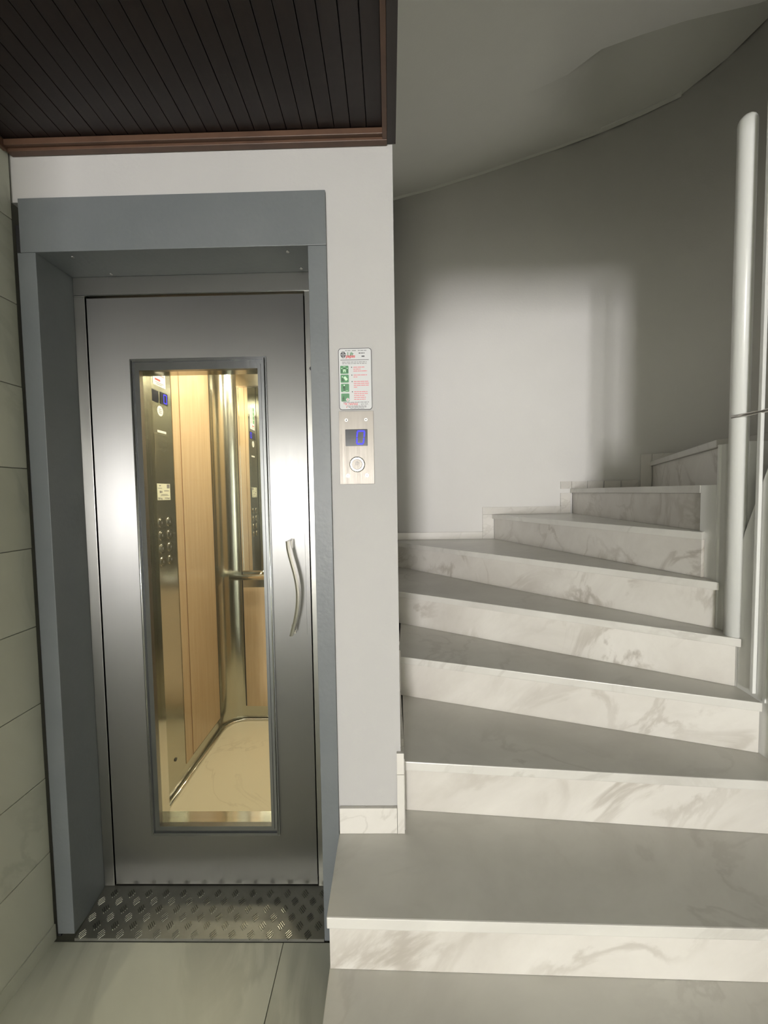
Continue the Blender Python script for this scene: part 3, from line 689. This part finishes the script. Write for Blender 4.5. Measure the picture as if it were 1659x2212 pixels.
# emblem: quartered diamond
cu_, cv_ = 0.148, 0.105
D = lambda a, b: (su(cu_ + a), sv(cv_ + b))
pr('emblem', 'signblack', [[D(-0.09, -0.006), D(-0.012, -0.006), D(-0.012, -0.062)], [D(0.012, -0.062), D(0.012, -0.006), D(0.09, -0.006)], [D(-0.09, 0.006), D(-0.012, 0.062), D(-0.012, 0.006)], [D(0.012, 0.006), D(0.012, 0.062), D(0.09, 0.006)]])
pr('emblem', 'ink', [[D(-0.028, -0.045), D(0.03, -0.03), D(0.03, 0.045), D(-0.028, 0.03)]], YF - 0.0003)
O('lettering', text_bm('Lift', 0.0165, su(0.275), sv(0.128), YF, 0.0003, 0.85), 'green', sg)
O('lettering', text_bm('papas', 0.0125, su(0.225), sv(0.152), YF - 0.0003, 0.0003, 0.98, 0.1), 'red', sg)
pr('fine_print', 'ink', words(0.21, 0.37, 0.040, 0.011, 1) + words(0.41, 0.55, 0.040, 0.011, 2) + words(0.59, 0.87, 0.040, 0.011, 3))
pr('fine_print', 'signblack', words(0.615, 0.79, 0.083, 0.013, 4) + words(0.70, 0.79, 0.134, 0.018, 5))
pr('rule_line', 'ink', [rc(0.065, 0.184, 0.915, 0.196)])
pr('fine_print', 'ink', words(0.115, 0.85, 0.225, 0.010, 6) + words(0.115, 0.86, 0.250, 0.010, 7))
gv = [(0.283, 0.412), (0.427, 0.555), (0.575, 0.707), (0.733, 0.863)]
sq = []
for i, (a, b) in enumerate(gv):
    du = 0.004 * i
    sq.append(pr('pictogram', 'green', [rrect(su(0.055 + du), su(0.302 + du), sv(b), sv(a), 0.0022, 4)]))
def circ(u, v, r, n=14): return [(su(u) + r * math.cos(2 * math.pi * k / n), sv(v) + r * math.sin(2 * math.pi * k / n)) for k in range(n)]
Y2 = YF - 0.0003
pr('pictogram_mark', 'greenpale', [rc(0.145, 0.297, 0.215, 0.306), rc(0.14, 0.342, 0.215, 0.360), rc(0.14, 0.36, 0.165, 0.388), rc(0.19, 0.36, 0.215, 0.388), circ(0.10, 0.327, 0.0014), circ(0.265, 0.327, 0.0014)], Y2, sq[0])
pr('pictogram_mark', 'greendark', [rc(0.15, 0.31, 0.21, 0.335), rc(0.085, 0.335, 0.115, 0.395), rc(0.25, 0.335, 0.28, 0.395)], Y2, sq[0])
pr('pictogram_mark', 'greenpale', [circ(0.115, 0.463, 0.0018), [(su(0.14), sv(0.475)), (su(0.22), sv(0.530)), (su(0.275), sv(0.500)), (su(0.195), sv(0.450))]], Y2, sq[1])
pr('pictogram_mark', 'greendark', [[(su(0.09), sv(0.535)), (su(0.16), sv(0.535)), (su(0.13), sv(0.475)), (su(0.095), sv(0.48))]], Y2, sq[1])
pr('pictogram_mark', 'greenpale', [circ(0.165, 0.600, 0.0021), rc(0.13, 0.696, 0.20, 0.702), rc(0.21, 0.687, 0.275, 0.692)], Y2, sq[2])
pr('pictogram_mark', 'greendark', [rc(0.135, 0.613, 0.195, 0.650), rc(0.14, 0.650, 0.162, 0.690), rc(0.17, 0.650, 0.195, 0.690), [(su(0.115), sv(0.648)), (su(0.14), sv(0.648)), (su(0.16), sv(0.616)), (su(0.14), sv(0.613))]], Y2, sq[2])
pr('pictogram_mark', 'greendark', [circ(0.135, 0.787, 0.0018), rc(0.105, 0.797, 0.165, 0.825), rc(0.11, 0.825, 0.13, 0.858), rc(0.14, 0.825, 0.16, 0.858)], Y2, sq[3])
pr('pictogram_mark', 'white', [circ(0.262, 0.833, 0.0048, 20)], Y2, sq[3])
pr('pictogram_mark', 'red', [rc(0.255, 0.815, 0.268, 0.850)], Y2 - 0.0003, sq[3])
for i, (v, ls) in enumerate(((0.309, ((0.446, 0.78), (0.446, 0.66), (0.446, 0.86))), (0.436, ((0.45, 0.855), (0.45, 0.57))), (0.541, ((0.45, 0.89), (0.45, 0.91), (0.45, 0.90), (0.45, 0.56))), (0.706, ((0.456, 0.86), (0.456, 0.87), (0.456, 0.77), (0.456, 0.81), (0.456, 0.80))))):
    pr('bullet', 'signblack', [circ(0.395 + 0.004 * i, v, 0.0016, 10)])
    ps = []
    for j, (a, b) in enumerate(ls): ps += words(a, b, v + 0.031 * j, 0.012, 20 + i * 7 + j, 0.012)
    pr('instruction_print', 'pink', ps)
pr('fine_print', 'ink', words(0.13, 0.90, 0.878, 0.010, 61))
O('lettering', text_bm('\u03a7\u03a1. \u03a0\u0391\u03a0\u0391\u03a3', 0.0078, su(0.135), sv(0.922), YF, 0.00025, 1.02), 'red', sg)
O('lettering', text_bm('\u03ba\u03b1\u03b9 \u03a3\u0399\u0391', 0.0066, su(0.655), sv(0.920), YF, 0.0001, 0.95), 'ink', sg)
pr('fine_print', 'ink', words(0.22, 0.82, 0.938, 0.008, 62) + words(0.28, 0.82, 0.956, 0.011, 63) + words(0.33, 0.76, 0.978, 0.008, 64))
pr('bullet', 'red', [circ(0.228, 0.956, 0.0014, 10)])

# ------------------------------------------------------------------ call plate
cl = E('call_plate', (-0.097, ZW, 1.427), 'steel lift call plate with blue floor display and round button', 'call button')
CX0, CX1, CZ0, CZ1 = -0.1475, -0.0455, 1.4285, 1.6425
pl = B('face_plate', 'callsteel', cl, CX0, CX1, ZW - 0.0028, ZW - 0.0004, CZ0, CZ1, bev=0.0006)
yf = ZW - 0.0028
cu2 = lambda x: CX0 + (CX1 - CX0) * (x - 225) / (720 - 225)      # crop pixel to plate position
cv2 = lambda y: CZ1 - (CZ1 - CZ0) * (y - 1062) / (2117 - 1062)
for i, (a, b) in enumerate(((332, 1190), (612, 1187), (340, 1995), (615, 1992))):
    sc = O('screw', tube(bm_new(), [(cu2(a), yf - 0.0012, cv2(b)), (cu2(a), yf + 0.0005, cv2(b))], [0.0048, 0.0054], 16), 'chrome', cl)
    O('screw_socket', tube(bm_new(), [(cu2(a), yf - 0.0016, cv2(b)), (cu2(a), yf - 0.00125, cv2(b))], 0.0022, 6), 'grille', sc)
dp = O('display', prism_axis(bm_new(), rrect(cu2(314), cu2(632), cv2(1565), cv2(1322), 0.002, 4), yf - 0.0008, yf - 0.0001, 'y'), 'display', cl)
bm = bm_new()
seg = [((490, 1350), (590, 1350)), ((480, 1535), (565, 1535)), ((487, 1360), (480, 1435)), ((480, 1452), (475, 1525)), ((590, 1362), (582, 1435)), ((580, 1452), (570, 1525))]
for (a, b) in seg:
    A_, B_ = Vector((cu2(a[0]), cv2(a[1]))), Vector((cu2(b[0]), cv2(b[1]))); t = (B_ - A_).normalized(); nn = Vector((-t.y, t.x)) * 0.0021
    p = [A_ - t * 0.001, A_ + nn, B_ + nn, B_ + t * 0.001, B_ - nn, A_ - nn]
    prism_axis(bm, [(q.x, q.y) for q in p], yf - 0.0013, yf - 0.0009, 'y')
O('digit', bm, 'blue', dp)
bx_, bz_ = cu2(477), cv2(1832)
ro = O('button_ring', tube(bm_new(), [(bx_, yf - 0.0001, bz_), (bx_, yf - 0.004, bz_), (bx_, yf - 0.0055, bz_)], [0.0228, 0.0228, 0.020], 36), 'chrome', cl)
O('button_groove', tube(bm_new(), [(bx_, yf - 0.0056, bz_), (bx_, yf - 0.006, bz_)], 0.0182, 36), 'handledark', ro)
O('button_face', tube(bm_new(), [(bx_, yf - 0.0061, bz_), (bx_, yf - 0.0085, bz_), (bx_, yf - 0.0092, bz_)], [0.0155, 0.0155, 0.0145], 36), 'callsteel', ro)
bm = bm_new()
def chev(dz):
    return [(bx_ - 0.0055, bz_ + dz), (bx_, bz_ + dz + 0.0042), (bx_ + 0.0055, bz_ + dz), (bx_ + 0.0055, bz_ + dz - 0.0016), (bx_, bz_ + dz + 0.0026), (bx_ - 0.0055, bz_ + dz - 0.0016)]
for p in (chev(0.0055), chev(0.0022)): prism_axis(bm, p, yf - 0.0096, yf - 0.0093, 'y')
box(bm, bx_ - 0.0058, bx_ + 0.0058, yf - 0.0096, yf - 0.0093, bz_ - 0.0015, bz_ - 0.0003)
O('arrow_mark', bm, 'ink', ro)
